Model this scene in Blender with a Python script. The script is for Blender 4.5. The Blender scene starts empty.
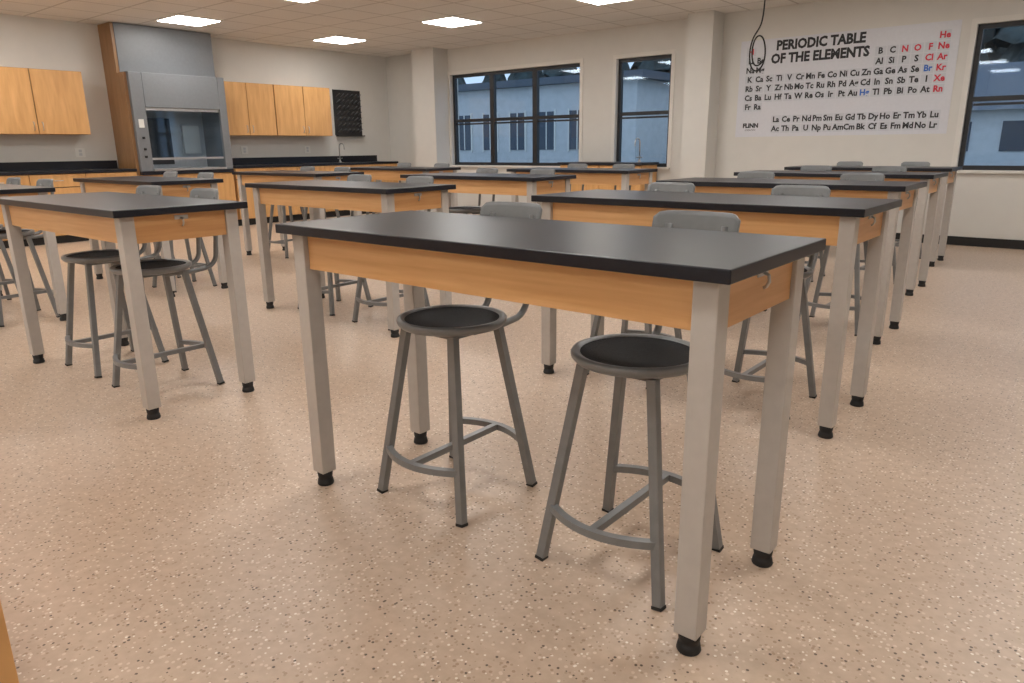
import bpy, bmesh, math, random
import numpy as np
from mathutils import Vector, Matrix
random.seed(4)
sc=bpy.context.scene
COL=sc.collection
# ------------------------------------------------------------------ materials
def newmat(name):
    m=bpy.data.materials.new(name);m.use_nodes=True
    nt=m.node_tree;b=nt.nodes["Principled BSDF"]
    return m,nt,b
def N(nt,t,**kw):
    n=nt.nodes.new(t)
    for k,v in kw.items(): setattr(n,k,v)
    return n
def objco(nt,scale=(1,1,1)):
    tc=N(nt,"ShaderNodeTexCoord");mp=N(nt,"ShaderNodeMapping");mp.inputs["Scale"].default_value=scale
    nt.links.new(tc.outputs["Object"],mp.inputs[0]);return mp.outputs[0]
def simple(name,col,rough=.5,metal=0,var=.06,scale=30,spec=.5,bump=0):
    m,nt,b=newmat(name)
    co=objco(nt)
    no=N(nt,"ShaderNodeTexNoise");no.inputs["Scale"].default_value=scale;no.inputs["Detail"].default_value=2
    nt.links.new(co,no.inputs[0])
    r=N(nt,"ShaderNodeValToRGB")
    r.color_ramp.elements[0].position=.3;r.color_ramp.elements[1].position=.7
    r.color_ramp.elements[0].color=[c*(1-var) for c in col]+[1]
    r.color_ramp.elements[1].color=[min(1,c*(1+var)) for c in col]+[1]
    nt.links.new(no.outputs[0],r.inputs[0]);nt.links.new(r.outputs[0],b.inputs["Base Color"])
    b.inputs["Roughness"].default_value=rough;b.inputs["Metallic"].default_value=metal
    b.inputs["Specular IOR Level"].default_value=spec
    if bump:
        bp=N(nt,"ShaderNodeBump");bp.inputs["Strength"].default_value=bump;bp.inputs["Distance"].default_value=.002
        nt.links.new(no.outputs[0],bp.inputs["Height"]);nt.links.new(bp.outputs[0],b.inputs["Normal"])
    return m
def wood(name,c1,c2,sc_=(.8,16,16),rough=.35):
    m,nt,b=newmat(name)
    co=objco(nt,sc_)
    no=N(nt,"ShaderNodeTexNoise");no.inputs["Scale"].default_value=3;no.inputs["Detail"].default_value=5;no.inputs["Distortion"].default_value=.35
    nt.links.new(co,no.inputs[0])
    r=N(nt,"ShaderNodeValToRGB")
    r.color_ramp.elements[0].position=.25;r.color_ramp.elements[1].position=.75
    r.color_ramp.elements[0].color=list(c1)+[1];r.color_ramp.elements[1].color=list(c2)+[1]
    nt.links.new(no.outputs[0],r.inputs[0]);nt.links.new(r.outputs[0],b.inputs["Base Color"])
    b.inputs["Roughness"].default_value=rough
    return m
def emis(name,col,s):
    m,nt,b=newmat(name)
    b.inputs["Base Color"].default_value=(.8,.8,.8,1)
    b.inputs["Emission Color"].default_value=list(col)+[1];b.inputs["Emission Strength"].default_value=s
    return m
M={}
M['wall']=simple("wall_paint",(.665,.65,.615),.7,var=.015,scale=6)
M['trimw']=simple("trim_paint",(.72,.70,.66),.5,var=.01)
M['black_top']=simple("epoxy_black",(.011,.012,.018),.34,var=.12,scale=60,spec=.36)
M['wood_x']=wood("maple_apron",(.65,.34,.135),(.80,.48,.225))
M['wood_y']=wood("maple_apron_end",(.60,.30,.115),(.75,.43,.19),(16,.8,16))
M['wood_cab']=wood("maple_cabinet",(.60,.315,.11),(.77,.44,.18),(6,6,.8))
M['wood_dark']=wood("oak_side",(.26,.135,.055),(.36,.20,.09),(6,6,.8))
M['leg']=simple("leg_taupe_paint",(.49,.455,.42),.42,var=.03)
M['rubber']=simple("black_rubber",(.010,.010,.011),.6)
M['gray']=simple("stool_gray_enamel",(.215,.22,.225),.35,metal=.25,var=.05)
M['gray2']=simple("backrest_gray",(.21,.22,.228),.4,var=.04)
M['seat']=simple("seat_black_textured",(.012,.012,.014),.62,var=.8,scale=260,bump=.7,spec=.16)
M['steel']=simple("zinc_steel",(.55,.55,.55),.3,metal=.9)
M['hood']=simple("hood_gray_enamel",(.19,.20,.215),.4,var=.03)
M['hood_l']=simple("hood_liner",(.55,.56,.57),.45,var=.05)
M['hood_d']=simple("hood_dark_interior",(.06,.055,.055),.5)
M['seam']=simple("seam_dark",(.10,.055,.025),.7)
M['base']=simple("cove_base_black",(.012,.012,.013),.45)
M['frame']=simple("window_frame_bronze",(.02,.022,.026),.4,var=.1)
M['poster']=simple("poster_paper",(.66,.67,.72),.4,var=.02)
M['cell']=simple("poster_cell",(.58,.60,.65),.4,var=.02)
M['ink']=simple("ink_black",(.02,.02,.025),.5)
M['ink_red']=simple("ink_red",(.65,.03,.06),.5)
M['ink_blue']=simple("ink_blue",(.03,.14,.55),.5)
M['peg']=simple("pegboard_black",(.02,.02,.022),.5)
M['white']=simple("white_plastic",(.75,.74,.70),.4,var=.01)
M['panel']=emis("light_panel_lens",(1,.975,.94),16.0)
M['bark']=simple("bark",(.05,.04,.035),.9)
M['leaf']=simple("foliage",(.04,.055,.055),.9,var=.5,scale=2)
M['facade']=simple("facade_siding",(.56,.575,.59),.8,var=.06,scale=3)
M['roof']=simple("roof_shingle",(.10,.12,.15),.9,var=.2)
M['extwin']=simple("exterior_glass",(.03,.05,.08),.15)
M['lawn']=simple("lawn",(.12,.14,.12),.95,var=.3,scale=3)
# floor terrazzo
m,nt,b=newmat("floor_speckled_vinyl");M['floor']=m
co=objco(nt)
no=N(nt,"ShaderNodeTexNoise");no.inputs["Scale"].default_value=30;no.inputs["Detail"].default_value=3;nt.links.new(co,no.inputs[0])
r=N(nt,"ShaderNodeValToRGB");r.color_ramp.elements[0].position=.3;r.color_ramp.elements[1].position=.7
r.color_ramp.elements[0].color=(.51,.38,.28,1);r.color_ramp.elements[1].color=(.59,.45,.34,1)
nt.links.new(no.outputs[0],r.inputs[0]);prev=r.outputs[0]
def chips(prev,scale,thr,off,picks):
    mp=N(nt,"ShaderNodeMapping");mp.inputs["Location"].default_value=(off,off*2.3,0)
    nt.links.new(co,mp.inputs[0])
    v=N(nt,"ShaderNodeTexVoronoi");v.inputs["Scale"].default_value=scale;v.inputs["Randomness"].default_value=1
    nt.links.new(mp.outputs[0],v.inputs[0])
    lt=N(nt,"ShaderNodeMath",operation='LESS_THAN');lt.inputs[1].default_value=thr;nt.links.new(v.outputs["Distance"],lt.inputs[0])
    sp=N(nt,"ShaderNodeSeparateColor");nt.links.new(v.outputs["Color"],sp.inputs[0])
    for (lo,hi,col) in picks:
        a=N(nt,"ShaderNodeMath",operation='GREATER_THAN');a.inputs[1].default_value=lo;nt.links.new(sp.outputs[0],a.inputs[0])
        b2=N(nt,"ShaderNodeMath",operation='LESS_THAN');b2.inputs[1].default_value=hi;nt.links.new(sp.outputs[0],b2.inputs[0])
        m1=N(nt,"ShaderNodeMath",operation='MULTIPLY');nt.links.new(lt.outputs[0],m1.inputs[0]);nt.links.new(a.outputs[0],m1.inputs[1])
        m2=N(nt,"ShaderNodeMath",operation='MULTIPLY');nt.links.new(m1.outputs[0],m2.inputs[0]);nt.links.new(b2.outputs[0],m2.inputs[1])
        mx=N(nt,"ShaderNodeMixRGB");nt.links.new(m2.outputs[0],mx.inputs[0]);nt.links.new(prev,mx.inputs[1]);mx.inputs[2].default_value=list(col)+[1]
        prev=mx.outputs[0]
    return prev
prev=chips(prev,78,.35,0,[(0,.24,(.68,.55,.44)),(.5,.66,(.41,.285,.195))])
prev=chips(prev,98,.35,7.7,[(.0,.085,(.82,.74,.65)),(.5,.57,(.13,.09,.065)),(.7,.82,(.44,.32,.225))])
nt.links.new(prev,b.inputs["Base Color"]);b.inputs["Roughness"].default_value=.37;b.inputs["Specular IOR Level"].default_value=.5
# ceiling tiles
m,nt,b=newmat("ceiling_tile");M['ceil']=m
co=objco(nt)
sx=N(nt,"ShaderNodeSeparateXYZ");nt.links.new(co,sx.inputs[0])
def gridline(o,off):
    a=N(nt,"ShaderNodeMath",operation='ADD');a.inputs[1].default_value=off;nt.links.new(o,a.inputs[0])
    d=N(nt,"ShaderNodeMath",operation='DIVIDE');d.inputs[1].default_value=.61;nt.links.new(a.outputs[0],d.inputs[0])
    f=N(nt,"ShaderNodeMath",operation='FRACT');nt.links.new(d.outputs[0],f.inputs[0])
    l=N(nt,"ShaderNodeMath",operation='LESS_THAN');l.inputs[1].default_value=.045;nt.links.new(f.outputs[0],l.inputs[0])
    return l.outputs[0]
g1=gridline(sx.outputs[0],9.505+61+.012);g2=gridline(sx.outputs[1],-3.575+61+.012)
mxm=N(nt,"ShaderNodeMath",operation='MAXIMUM');nt.links.new(g1,mxm.inputs[0]);nt.links.new(g2,mxm.inputs[1])
no=N(nt,"ShaderNodeTexNoise");no.inputs["Scale"].default_value=90;no.inputs["Detail"].default_value=1;nt.links.new(co,no.inputs[0])
r=N(nt,"ShaderNodeValToRGB");r.color_ramp.elements[0].position=.3;r.color_ramp.elements[1].position=.6
r.color_ramp.elements[0].color=(.70,.67,.63,1);r.color_ramp.elements[1].color=(.80,.775,.735,1);nt.links.new(no.outputs[0],r.inputs[0])
mx=N(nt,"ShaderNodeMixRGB");nt.links.new(mxm.outputs[0],mx.inputs[0]);nt.links.new(r.outputs[0],mx.inputs[1]);mx.inputs[2].default_value=(.55,.52,.48,1)
nt.links.new(mx.outputs[0],b.inputs["Base Color"]);b.inputs["Roughness"].default_value=.85
# glass
m,nt,b=newmat("window_glass");M['glass']=m
nt.nodes.remove(b);o=[n for n in nt.nodes if n.type=='OUTPUT_MATERIAL'][0]
t=N(nt,"ShaderNodeBsdfTransparent");t.inputs[0].default_value=(.80,.87,.93,1)
g=N(nt,"ShaderNodeBsdfGlossy");g.inputs["Roughness"].default_value=.03;g.inputs[0].default_value=(.8,.9,1,1)
mi=N(nt,"ShaderNodeMixShader");mi.inputs[0].default_value=.03
nt.links.new(t.outputs[0],mi.inputs[1]);nt.links.new(g.outputs[0],mi.inputs[2]);nt.links.new(mi.outputs[0],o.inputs[0])

# ------------------------------------------------------------------ mesh builder
class B:
    def __init__(s): s.bm=bmesh.new();s.mats=[]
    def mi(s,k):
        if k not in s.mats: s.mats.append(k)
        return s.mats.index(k)
    def _fin(s,geom_faces,k,smooth=False):
        i=s.mi(k)
        for f in geom_faces: f.material_index=i;f.smooth=smooth
    def box(s,x0,x1,y0,y1,z0,z1,k,bev=0):
        r=bmesh.ops.create_cube(s.bm,size=1)
        vs=r['verts']
        for v in vs: v.co=Vector((x0+(v.co.x+.5)*(x1-x0),y0+(v.co.y+.5)*(y1-y0),z0+(v.co.z+.5)*(z1-z0)))
        fs=set(f for v in vs for f in v.link_faces)
        s._fin(fs,k)
        if bev:
            es=list(set(e for v in vs for e in v.link_edges))
            rr=bmesh.ops.bevel(s.bm,geom=es,offset=bev,segments=2,affect='EDGES',profile=.5)
            s._fin(rr['faces'],k)
    def tube(s,pts,r,k,seg=10,square=False,caps=True,smooth=True,scale=None):
        pts=[Vector(p) for p in pts];n=len(pts)
        if square: seg=4;smooth=False
        rings=[];up=None
        for i,p in enumerate(pts):
            d=(pts[min(i+1,n-1)]-pts[max(i-1,0)]).normalized()
            if up is None:
                up=Vector((0,0,1)) if abs(d.z)<.9 else Vector((0,1,0))
                if square and abs(d.z)>=.7: up=Vector((0,1,0))
            a=d.cross(up).normalized();c=a.cross(d).normalized();up=c
            rr=r if not isinstance(r,(list,tuple)) else r[i]
            ring=[]
            for j in range(seg):
                th=2*math.pi*j/seg+(math.pi/4 if square else 0)
                q=rr*(math.sqrt(2) if square else 1)
                sa,sb=(1,1) if scale is None else scale
                ring.append(s.bm.verts.new(p+a*math.cos(th)*q*sa+c*math.sin(th)*q*sb))
            rings.append(ring)
        fs=[]
        for i in range(n-1):
            for j in range(seg):
                fs.append(s.bm.faces.new((rings[i][j],rings[i][(j+1)%seg],rings[i+1][(j+1)%seg],rings[i+1][j])))
        s._fin(fs,k,smooth)
        if caps: s._fin([s.bm.faces.new(rings[0][::-1]),s.bm.faces.new(rings[-1])],k)
    def lathe(s,prof,k,cx=0,cy=0,seg=40,smooth=True):
        rings=[]
        for (r,z) in prof:
            if r<1e-6: rings.append([s.bm.verts.new((cx,cy,z))])
            else: rings.append([s.bm.verts.new((cx+r*math.cos(2*math.pi*j/seg),cy+r*math.sin(2*math.pi*j/seg),z)) for j in range(seg)])
        fs=[]
        for a,b_ in zip(rings,rings[1:]):
            for j in range(seg):
                j2=(j+1)%seg
                if len(a)==1 and len(b_)>1: fs.append(s.bm.faces.new((a[0],b_[j],b_[j2])))
                elif len(b_)==1 and len(a)>1: fs.append(s.bm.faces.new((a[j],b_[0],a[j2])))
                elif len(a)>1: fs.append(s.bm.faces.new((a[j],b_[j],b_[j2],a[j2])))
        s._fin(fs,k,smooth)
    def quad(s,vs,k):
        s._fin([s.bm.faces.new([s.bm.verts.new(v) for v in vs])],k)
    def mesh(s,name):
        bmesh.ops.recalc_face_normals(s.bm,faces=s.bm.faces[:])
        me=bpy.data.meshes.new(name);s.bm.to_mesh(me);s.bm.free()
        for k in s.mats: me.materials.append(M[k])
        return me
def put(name,me,loc=(0,0,0),rz=0,parent=None):
    o=bpy.data.objects.new(name,me);COL.objects.link(o);o.location=loc;o.rotation_euler=(0,0,rz)
    if parent: o.parent=parent
    return o
# ------------------------------------------------------------------ room
XL,YB,ZC=-10.41,8.31,2.80
XR,YF=2.9,-4.2
def single(name,boxes):
    b=B()
    for bx in boxes: b.box(*bx)
    return put(name,b.mesh(name))
single("floor",[(XL-.2,XR+.2,YF-.2,YB+.2,-.15,0,'floor')])
single("ceiling",[(XL-.2,XR+.2,YF-.2,YB+.2,ZC,ZC+.15,'ceil')])
single("wall_left",[(XL-.2,XL,YF-.2,YB+.2,0,ZC,'wall')])
single("wall_right",[(XR,XR+.2,YF-.2,YB+.2,0,ZC,'wall')])
single("wall_front",[(XL,XR,YF-.2,YF,0,ZC,'wall')])
wins=[(-8.75,-6.0,.84,2.37,3),(-5.36,-4.47,.84,2.37,1),(-.86,.57,.84,2.37,2)]
b=B()
x=XL
for (a,c,z0,z1,n) in wins:
    b.box(x,a,YB,YB+.2,0,ZC,'wall');b.box(a,c,YB,YB+.2,0,z0,'wall');b.box(a,c,YB,YB+.2,z1,ZC,'wall');x=c
b.box(x,XR,YB,YB+.2,0,ZC,'wall')
put("wall_back",b.mesh("wall_back"))
for i,(a,c,z0,z1,n) in enumerate(wins):
    b=B();f=.05;y0,y1=YB+.06,YB+.12
    b.box(a,c,y0,y1,z1-f,z1,'frame');b.box(a,c,y0,y1,z0,z0+f,'frame')
    b.box(a,a+f,y0,y1,z0+f,z1-f,'frame');b.box(c-f,c,y0,y1,z0+f,z1-f,'frame')
    for k in range(1,n):
        xx=a+(c-a)*k/n;b.box(xx-.045,xx+.045,y0-.01,y1,z0+f,z1-f,'frame')
    zb=1.60
    for k in range(n):
        xa=a+(c-a)*k/n+.04;xb=a+(c-a)*(k+1)/n-.04
        b.box(xa,xb,y0-.005,y1,zb-.025,zb+.025,'frame')
        b.box(xa+.02,xb-.02,y0+.005,y1,zb-.07,zb-.045,'frame')
    b.box(a+f,c-f,y0+.025,y0+.032,z0+f,z1-f,'glass')
    b.box(a-.05,c+.05,YB-.05,YB+.06,z0-.03,z0-.001,'trimw')
    put("window_%d"%(i+1),b.mesh("window"))
    b=B();t=.055
    b.box(a-t,a,YB-.012,YB-.0005,z0,z1+t,'trimw');b.box(c,c+t,YB-.012,YB-.0005,z0,z1+t,'trimw');b.box(a,c,YB-.012,YB-.0005,z1,z1+t,'trimw')
    put("trim_%d"%(i+1),b.mesh("trim"))
single("wall_column",[(-9.34,-8.80,YB-.35,YB,0,ZC,'wall')])
single("wall_column.001",[(-4.10,-3.74,YB-.32,YB,0,ZC,'wall')])
single("baseboard_back",[(-8.79,-4.12,YB-.012,YB,0,.1,'base'),(-3.73,XR,YB-.012,YB,0,.1,'base'),(-4.115,-3.725,YB-.332,YB-.32,0,.1,'base')])
single("baseboard_right",[(XR-.012,XR,YF,YB-.02,0,.1,'base')])
single("baseboard_front",[(XL,XR-.02,YF,YF+.012,0,.1,'base')])
b=B();b.box(-.305,.305,-.305,.305,-.012,-.001,'trimw');b.box(-.28,.28,-.28,.28,-.018,-.0125,'panel');pm=b.mesh("light_panel")
k=0
for xi in range(5):
    for yi in range(5):
        put("ceiling_light_panel" if k==0 else "ceiling_light_panel.%03d"%k,pm,(-9.2+2.44*xi,3.88-2.44*3+2.44*yi,ZC));k+=1
# ------------------------------------------------------------------ table
TL,TW,TH=1.52,.59,.914
b=B()
b.box(-TL,0,0,TW,TH-.03,TH,'black_top',.003)
i=.036;lw=.057
for sx_ in (0,1):
    for sy in (0,1):
        x0=-i-lw if sx_==0 else -TL+i
        y0=i if sy==0 else TW-i-lw
        b.box(x0,x0+lw,y0,y0+lw,.05,TH-.031,'leg',.003)
        cx,cy=x0+lw/2,y0+lw/2
        b.lathe([(0,0),(.027,0),(.029,.004),(.026,.02),(.023,.022),(.025,.03),(.027,.052),(0,.052)],'rubber',cx,cy,20)
az0,az1=TH-.145,TH-.031
t=.02;yy=i+.018
b.box(-TL+i+lw,-i-lw,yy,yy+t,az0,az1,'wood_x',.001)
b.box(-TL+i+lw,-i-lw,TW-yy-t,TW-yy,az0,az1,'wood_x',.001)
xx=i+.012
b.box(-xx-t,-xx,i+lw,TW-i-lw,az0,az1,'wood_y',.001)
b.box(-TL+xx,-TL+xx+t,i+lw,TW-i-lw,az0,az1,'wood_y',.001)
b.box(-xx,-xx+.004,.265,.325,TH-.058,TH-.040,'steel',.001)
b.tube([(-xx+.004,.295,TH-.05),(-xx+.016,.295,TH-.056),(-xx+.018,.295,TH-.07),(-xx+.012,.295,TH-.082),(-xx+.006,.295,TH-.085)],.004,'steel')
for sx_ in (0,1):
    for sy in (0,1):
        X=-.15 if sx_==0 else -TL+.15;Y=yy+t if sy==0 else TW-yy-t
        X2=-xx-t if sx_==0 else -TL+xx+t;Y2=.16 if sy==0 else TW-.16
        b.tube([(X,Y,TH-.08),(X2,Y2,TH-.08)],.012,'steel',square=True)
table_me=b.mesh("lab_table")
tabs=[(0,0),(-2.523,-.084),(-.139,1.512),(-.337,3.139),(-.487,4.80),(-2.735,1.519),(-2.93,3.17),(-3.08,4.85),
      (-4.95,-.05),(-5.15,1.27),(-5.40,2.95),(-5.6,4.6),(-.62,6.42)]
for k,(x,y) in enumerate(tabs):
    put("lab_table" if k==0 else "lab_table.%03d"%k,table_me,(x,y,0))
# ------------------------------------------------------------------ stool
b=B()
SH=.605
b.lathe([(0,SH-.018),(.150,SH-.02),(.168,SH-.016),(.178,SH-.006),(.1795,SH+.003),(.176,SH+.010),(.166,SH+.012),(.154,SH+.006)],'gray',seg=48)
b.lathe([(.155,SH+.0062),(.148,SH+.004),(.12,SH+.0005),(.06,SH-.003),(0,SH-.004)],'seat',seg=48)
b.box(-.11,.11,-.11,.11,SH-.032,SH-.0185,'gray')
F=.188;Tt=.105
for sx_ in (-1,1):
    for sy in (-1,1):
        p0=Vector((sx_*Tt,sy*Tt,SH-.025));p1=Vector((sx_*F,sy*F*.95,.0))
        b.tube([p0,p0.lerp(p1,.99)],.0125,'gray',square=True)
        b.tube([p0.lerp(p1,.985),p1],.014,'rubber',square=True)
def atz(sx_,sy,z):
    t=(SH-.025-z)/(SH-.025);return Vector((sx_*(Tt+(F-Tt)*t),sy*(Tt+(F*.95-Tt)*t),z))
zr=.165
for sy in (-1,1):
    a=atz(-1,sy,zr);c=atz(1,sy,zr);pts=[]
    for q in range(13):
        u=q/12;p=a.lerp(c,u);p.y+=sy*.055*(1-(2*u-1)**2);pts.append(p)
    b.tube(pts,.0105,'gray',square=True)
ym=atz(1,1,zr).y+.055
b.tube([(0,-ym,zr),(0,ym,zr)],.0104,'gray',square=True)
for sx_ in (-1,1):
    pts=[(sx_*.075,.02,SH-.036),(sx_*.08,.16,SH-.037),(sx_*.083,.215,SH-.030)]
    for q in range(1,7):
        th=math.pi/2*q/6
        pts.append((sx_*(.083+.004*q/6),.215+.07*math.sin(th),SH-.030+.07*(1-math.cos(th))))
    pts+=[(sx_*.088,.298,SH+.15),(sx_*.088,.312,SH+.26),(sx_*.088,.316,SH+.315)]
    b.tube(pts,.0115,'gray',seg=10)
nu,nv=16,6;W_,zm=.132,SH+.312
front=[];back=[]
for u in range(nu+1):
    fu=u/nu*2-1
    rf=[];rb=[]
    for v in range(nv+1):
        fv=v/nv*2-1
        hh=.04*(1-(max(0,abs(fu)-.78)/.22)**2*.45)
        z=zm+fv*hh
        yb_=.338-.035*fu*fu+.006*fv
        rf.append(b.bm.verts.new((fu*W_,yb_-.008,z)));rb.append(b.bm.verts.new((fu*W_,yb_+.004,z)))
    front.append(rf);back.append(rb)
fs=[]
for u in range(nu):
    for v in range(nv):
        fs.append(b.bm.faces.new((front[u][v],front[u+1][v],front[u+1][v+1],front[u][v+1])))
        fs.append(b.bm.faces.new((back[u][v+1],back[u+1][v+1],back[u+1][v],back[u][v])))
    fs.append(b.bm.faces.new((front[u][nv],front[u+1][nv],back[u+1][nv],back[u][nv])))
    fs.append(b.bm.faces.new((front[u+1][0],front[u][0],back[u][0],back[u+1][0])))
for v in range(nv):
    fs.append(b.bm.faces.new((front[0][v],front[0][v+1],back[0][v+1],back[0][v])))
    fs.append(b.bm.faces.new((front[nu][v+1],front[nu][v],back[nu][v],back[nu][v+1])))
b._fin(fs,'gray2',True)
stool_me=b.mesh("lab_stool")
st=[(-1.06,.325,0),(-.38,.335,0),(-3.60,.245,.02),(-2.99,.240,-.01)]
for k,(x,y) in enumerate(tabs[2:]):
    for dx in (-.42,-1.07):
        st.append((x+dx+random.uniform(-.04,.04),y+.335+random.uniform(-.005,.04),random.uniform(-.03,.03)))
for k,(x,y,r_) in enumerate(st):
    put("lab_stool" if k==0 else "lab_stool.%03d"%k,stool_me,(x,y,0),r_)
# ------------------------------------------------------------------ left wall casework
def upper(name,y0,y1,n):
    b=B();xf=XL+.31;z0,z1=1.36,2.15
    b.box(XL+.001,xf,y0,y1,z0,z1,'wood_cab')
    w=(y1-y0)/n
    for k in range(n):
        b.box(xf+.001,xf+.02,y0+k*w+.005,y0+(k+1)*w-.005,z0+.004,z1-.004,'wood_cab',.002)
        hy=y0+(k+1)*w-.05 if k%2==0 else y0+k*w+.05
        b.tube([(xf+.02,hy,z0+.05),(xf+.045,hy,z0+.055),(xf+.045,hy,z0+.145),(xf+.02,hy,z0+.15)],.005,'steel')
    b.box(xf+.0002,xf+.0009,y0+.001,y1-.001,z0+.001,z1-.001,'seam')
    put(name,b.mesh(name))
upper("wall_cabinet",.40,1.57,2);upper("wall_cabinet.001",1.58,2.80,2);upper("wall_cabinet.002",4.66,5.62,2);upper("wall_cabinet.003",5.63,6.72,2)
def basecab(name,y0,y1,n,back=True):
    b=B();xf=XL+.58
    b.box(XL+.001,xf,y0,y1,.1,.875,'wood_cab');b.box(XL+.001,xf-.07,y0,y1,0,.1,'base')
    b.box(xf+.0002,xf+.0009,y0+.001,y1-.001,.101,.874,'seam')
    w=(y1-y0)/n
    for k in range(n):
        a,c=y0+k*w+.004,y0+(k+1)*w-.004
        b.box(xf+.001,xf+.02,a,c,.71,.868,'wood_cab',.002);b.box(xf+.001,xf+.02,a,c,.106,.70,'wood_cab',.002)
        m_=(a+c)/2
        b.tube([(xf+.02,m_-.05,.79),(xf+.045,m_-.045,.79),(xf+.045,m_+.045,.79),(xf+.02,m_+.05,.79)],.005,'steel')
        hy=c-.05 if k%2==0 else a+.05
        b.tube([(xf+.02,hy,.55),(xf+.045,hy,.555),(xf+.045,hy,.645),(xf+.02,hy,.65)],.005,'steel')
    b.box(XL+.001,xf+.04,y0,y1,.876,.91,'black_top',.003)
    b.box(XL+.001,XL+.02,y0,y1,.911,1.02,'black_top')
    put(name,b.mesh(name))
basecab("base_cabinet",-2.0,3.20,8);basecab("base_cabinet.001",4.66,7.94,6)
# fume hood
b=B();xf=-9.82;xu=-10.02;y0,y1=3.26,4.62
xb=XL+.001
b.box(xb,xu-.01,y0-.04,y0-.001,0,ZC-.01,'wood_dark')
b.box(xu-.009,xf-.03,y0-.04,y0-.001,0,2.16,'wood_dark')
b.box(xb,xf,y0,y1,0.1,.82,'wood_cab');b.box(xb,xf-.06,y0,y1,0,.1,'base')
m_=(y0+y1)/2
b.box(xf,xf+.018,y0+.004,m_-.002,.11,.81,'wood_cab',.002);b.box(xf,xf+.018,m_+.002,y1-.004,.11,.81,'wood_cab',.002)
b.box(xb,xf+.04,y0,y1,.821,.87,'black_top',.004)
b.box(xb,xu,y0,y1,2.171,ZC-.01,'hood')
b.box(xb,xf,y0,y1,2.10,2.17,'hood')
b.box(xb,xb+.03,y0,y1,.871,2.099,'hood_l')
b.box(xb+.03,xf-.02,y0,y0+.09,.871,2.099,'hood');b.box(xb+.03,xf-.02,y1-.09,y1,.871,2.099,'hood')
b.box(xf-.02,xf+.03,y0,y0+.17,.871,2.165,'hood',.006);b.box(xf-.02,xf+.03,y1-.11,y1,.871,2.165,'hood',.006)
b.box(xf-.06,xf+.03,y0+.171,y1-.111,1.72,2.165,'hood',.004)
b.box(xf-.04,xf-.015,y0+.171,y1-.111,1.68,1.719,'steel')
b.box(xf-.04,xf-.015,y0+.171,y1-.111,1.02,1.05,'steel')
b.box(xf-.032,xf-.026,y0+.171,y1-.111,1.05,1.68,'glass')
b.box(xb+.031,xf-.2,y0+.091,y1-.091,.871,.90,'hood_l')
b.box(xb+.035,xb+.05,y0+.2,y0+.75,.95,1.6,'hood_d')
b.box(xb+.04,xb+.1,y1-.45,y1-.2,1.1,1.5,'white')
b.box(xf+.0,xf+.045,y0+.171,y1-.111,.872,.90,'steel')
for zz in (1.05,1.15,1.3): b.box(xf+.03,xf+.055,y0+.07,y0+.1,zz,zz+.03,'rubber',.004)
b.box(xf+.03,xf+.034,y0+.05,y0+.12,1.45,1.56,'white')
put("fume_hood",b.mesh("fume_hood"))
# pegboard
b=B()
b.box(XL+.001,XL+.02,7.02,7.62,1.38,2.16,'peg')
for a in range(6):
    for c in range(7):
        y=7.08+a*.095;z=1.44+c*.10
        b.tube([(XL+.02,y,z),(XL+.12,y,z+.05)],.006,'hood',seg=6)
b.box(XL+.02,XL+.10,7.02,7.62,1.36,1.379,'peg')
put("drying_rack_pegboard",b.mesh("pegboard"))
def faucet(name,loc,rz=0):
    b=B()
    b.lathe([(0,0),(.028,0),(.028,.012),(.014,.02),(.012,.05),(0,.05)],'steel',seg=20)
    pts=[(0,0,.04),(0,0,.26)]
    for q in range(1,11):
        th=math.pi*q/10;pts.append((.07-.07*math.cos(th),0,.26+.07*math.sin(th)))
    pts.append((.14,0,.22));b.tube(pts,.009,'steel')
    b.tube([(0,-.05,.07),(0,.05,.07)],.008,'steel')
    put(name,b.mesh(name),loc,rz)
faucet("gooseneck_faucet",(XL+.18,6.95,.9105));faucet("gooseneck_faucet.001",(-4.75,8.0,.9145),-1.57)
b=B();b.box(-6.0,-4.6,YB-.5,YB-.06,.1,.875,'wood_cab');b.box(-6.0,-4.6,YB-.45,YB-.06,0,.1,'base');b.box(-6.03,-4.57,YB-.54,YB-.055,.876,.914,'black_top',.003)
for k in range(2): b.box(-5.99+.7*k,-5.31+.7*k,YB-.52,YB-.501,.11,.865,'wood_cab',.002)
put("sink_cabinet",b.mesh("sink_cabinet"))
# instructor desk at left foreground
b=B();dx0,dx1,dy0,dy1=-2.6,-1.14,-1.62,-.975
b.box(dx0,dx1,dy0,dy1,0,.84,'wood_cab',.002)
for k in range(3):
    a=dx0+.01+k*.48;b.box(a,a+.47,dy0-.02,dy0-.001,.11,.83,'wood_cab',.002)
    b.tube([(a+.18,dy0-.02,.76),(a+.18,dy0-.045,.76),(a+.28,dy0-.045,.76),(a+.28,dy0-.02,.76)],.005,'steel')
b.box(dx0-.02,dx1+.01,dy0-.04,dy1+.01,.841,.875,'black_top',.003)
put("instructor_desk",b.mesh("instructor_desk"))
for k,(y,z) in enumerate([(2.75,1.13),(1.2,1.13),(5.2,1.14),(6.4,1.14)]):
    b=B();b.box(XL+.0005,XL+.008,y-.06,y+.06,z-.06,z+.06,'white',.002);b.box(XL+.008,XL+.01,y-.02,y+.02,z-.04,z-.005,'hood_l');b.box(XL+.008,XL+.01,y-.02,y+.02,z+.005,z+.04,'hood_l')
    put("wall_outlet" if k==0 else "wall_outlet.%03d"%k,b.mesh("outlet"))
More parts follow.
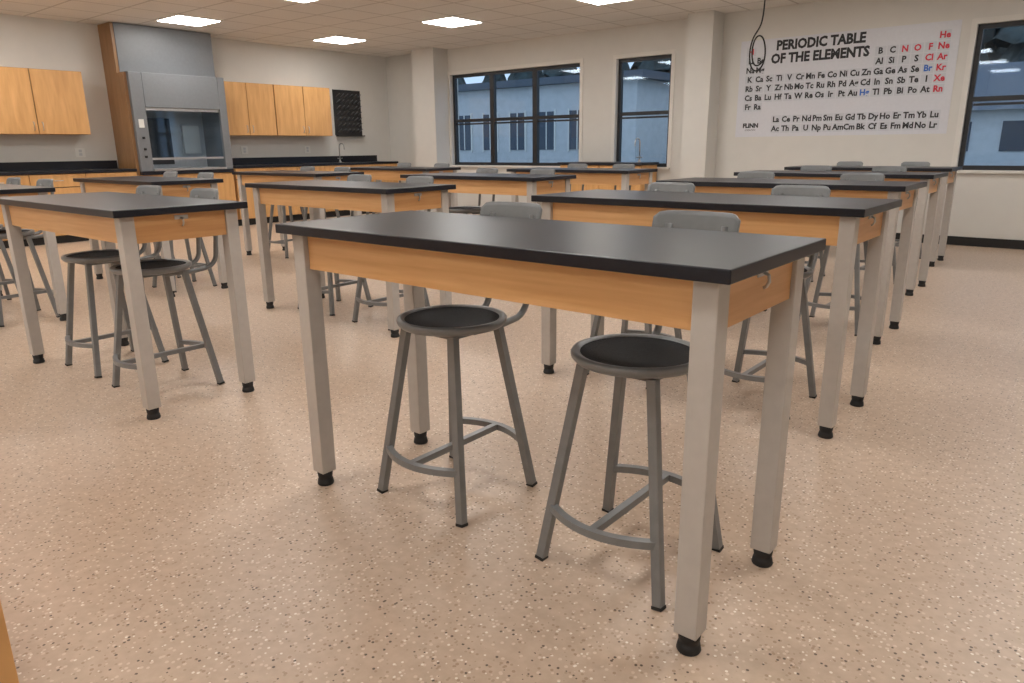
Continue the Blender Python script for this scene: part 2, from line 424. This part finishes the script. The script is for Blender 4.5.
# ------------------------------------------------------------------ poster
PX0,PX1,PZ0,PZ1=-3.48,-1.01,1.24,2.43
post=B()
post.box(PX0,PX1,YB-.006,YB-.001,PZ0,PZ1,'poster')
cw=(PX1-PX0-.16)/18;ch=.113
def cellpos(c,r):
    z=PZ1-.14-r*ch
    if r>=7: z-=.05
    return PX0+.08+(c+.5)*cw,z
grid={}
def row(r,c0,syms):
    for k,s_ in enumerate(syms.split()): grid[(c0+k,r)]=s_
row(0,0,"H");row(0,17,"He");row(1,0,"Li Be");row(1,12,"B C N O F Ne");row(2,0,"Na Mg");row(2,12,"Al Si P S Cl Ar")
row(3,0,"K Ca Sc Ti V Cr Mn Fe Co Ni Cu Zn Ga Ge As Se Br Kr");row(4,0,"Rb Sr Y Zr Nb Mo Tc Ru Rh Pd Ag Cd In Sn Sb Te I Xe")
row(5,0,"Cs Ba Lu Hf Ta W Re Os Ir Pt Au Hg Tl Pb Bi Po At Rn");row(6,0,"Fr Ra")
row(7,3,"La Ce Pr Nd Pm Sm Eu Gd Tb Dy Ho Er Tm Yb Lu");row(8,3,"Ac Th Pa U Np Pu Am Cm Bk Cf Es Fm Md No Lr")
red={"H","He","N","O","F","Ne","Cl","Ar","Kr","Xe","Rn"};blue={"Br","Hg"}
def text_into(builder,txt,size,x,z,k,align='CENTER',bold=.0,sx=1):
    cu=bpy.data.curves.new("t",'FONT');cu.body=txt;cu.size=size;cu.align_x=align;cu.align_y='CENTER';cu.offset=bold;cu.resolution_u=2
    o=bpy.data.objects.new("t",cu);COL.objects.link(o)
    dg=bpy.context.evaluated_depsgraph_get();dg.update()
    me=o.evaluated_get(dg).to_mesh()
    vs=[builder.bm.verts.new((x+v.co.x*sx,YB-.009,z+v.co.y)) for v in me.vertices]
    fs=[]
    for p in me.polygons:
        try: fs.append(builder.bm.faces.new([vs[i_] for i_ in p.vertices]))
        except Exception: pass
    builder._fin(fs,k)
    bpy.data.objects.remove(o,do_unlink=True)
for (c,r_),s_ in grid.items():
    x,z=cellpos(c,r_)
    post.box(x-cw*.46,x+cw*.46,YB-.0075,YB-.0062,z-ch*.46,z+ch*.46,'cell')
    text_into(post,s_,.094,x,z,'ink_red' if s_ in red else 'ink_blue' if s_ in blue else 'ink',bold=.0035,sx=.95)
text_into(post,"PERIODIC TABLE\nOF THE ELEMENTS",.155,PX0+.08+7.05*cw,PZ1-.17,'ink',bold=.007,sx=.9)
text_into(post,"FLINN",.075,PX0+.2,PZ0+.14,'ink',bold=.004);text_into(post,"SCIENTIFIC",.03,PX0+.2,PZ0+.085,'ink')
put("periodic_table_poster",post.mesh("poster"))
# ------------------------------------------------------------------ hanging cord
cu=bpy.data.curves.new("cord",'CURVE');cu.dimensions='3D';cu.bevel_depth=.0048;cu.bevel_resolution=3
cx,cy=-1.335,3.45
pts=[(cx+.02,cy,ZC),(cx+.022,cy,2.4),(cx+.015,cy,2.0),(cx+.012,cy,1.86),(cx-.05,cy+.01,1.81),(cx-.068,cy+.01,1.70),(cx-.045,cy,1.61),(cx,cy-.01,1.585),(cx+.04,cy,1.63),(cx+.046,cy,1.72),(cx+.02,cy,1.81),(cx-.04,cy+.015,1.81),(cx-.062,cy+.02,1.68),(cx-.02,cy+.02,1.60),(cx+.03,cy+.02,1.66)]
sp=cu.splines.new('NURBS');sp.points.add(len(pts)-1);sp.use_endpoint_u=True;sp.order_u=4
for p_,q in zip(sp.points,pts): p_.co=(*q,1)
cu.materials.append(M['rubber'])
o=put("hanging_power_cord",cu)
# ------------------------------------------------------------------ outside
single("lawn_ground",[(-70,40,YB+.5,80,-.5,-.4,'lawn')])
b=B()
b.box(-36,-17.5,30,40,-.4,4.2,'facade');b.box(-36.5,-17,29.6,40.4,4.2,4.55,'roof')
for k in range(9):
    x=-35+k*1.95
    b.box(x,x+1.0,29.96,30.02,1.0,2.9,'extwin');b.box(x-.08,x,29.93,30,.9,3.0,'white');b.box(x+1,x+1.08,29.93,30,.9,3.0,'white');b.box(x+.47,x+.53,29.93,29.96,1,2.9,'white')
put("neighbouring_building",b.mesh("bld"))
b=B();b.box(-7.5,-1.5,32,40,-.4,2.4,'facade')
b.quad([(-8,31.5,2.3),(-1,31.5,2.3),(-1,36,4.3),(-8,36,4.3)],'roof');b.quad([(-8,40.5,2.3),(-8,36,4.3),(-1,36,4.3),(-1,40.5,2.3)],'roof')
for k in range(3): b.box(-6.8+k*1.9,-5.9+k*1.9,31.96,32.02,.8,1.9,'extwin')
put("neighbouring_house",b.mesh("house"))
b=B()
b.tube([(0,0,-.4),(0,0,3)],[.25,.15],'bark',seg=8)
for q in range(6):
    z=1.2+q*1.35;r_=2.4-q*.36
    prof=[(r_,z),(r_*.75,z+.5),(r_*.35,z+1.5),(0,z+2.2)]
    b.lathe(prof,'leaf',seg=14,smooth=False)
for v in b.bm.verts: v.co+=Vector((random.uniform(-.2,.2),random.uniform(-.2,.2),random.uniform(-.2,.2)))
tm=b.mesh("tree")
k=0
for x in np.arange(-60,14,2.6):
    o=put("pine_tree" if k==0 else "pine_tree.%03d"%k,tm,(x+random.uniform(-1,1),45+random.uniform(-2,4),0),random.uniform(0,6));s_=random.uniform(.95,1.4);o.scale=(s_,s_,s_*1.15);k+=1
w=bpy.data.worlds.new("world");sc.world=w;w.use_nodes=True
nt=w.node_tree;bg=nt.nodes["Background"]
bg.inputs[0].default_value=(.64,.76,.92,1);bg.inputs[1].default_value=1.15
# ------------------------------------------------------------------ camera
C=Vector((.5319,-1.2969,1.1425));yaw,pit,rol,f=.6905,.2657,-.0107,714.3
fw=Vector((-math.sin(yaw)*math.cos(pit),math.cos(yaw)*math.cos(pit),-math.sin(pit)))
r0=fw.cross(Vector((0,0,1))).normalized();u0=r0.cross(fw)
rr=math.cos(rol)*r0+math.sin(rol)*u0;uu=-math.sin(rol)*r0+math.cos(rol)*u0
cam=bpy.data.cameras.new("camera");cam.lens=f*36/1024;cam.sensor_width=36;cam.clip_start=.02;cam.clip_end=300
co_=bpy.data.objects.new("camera",cam);COL.objects.link(co_)
mt=Matrix((rr,uu,-fw)).transposed().to_4x4();mt.translation=C;co_.matrix_world=mt
sc.camera=co_
sc.view_settings.view_transform='Standard'
sc.view_settings.exposure=0.3
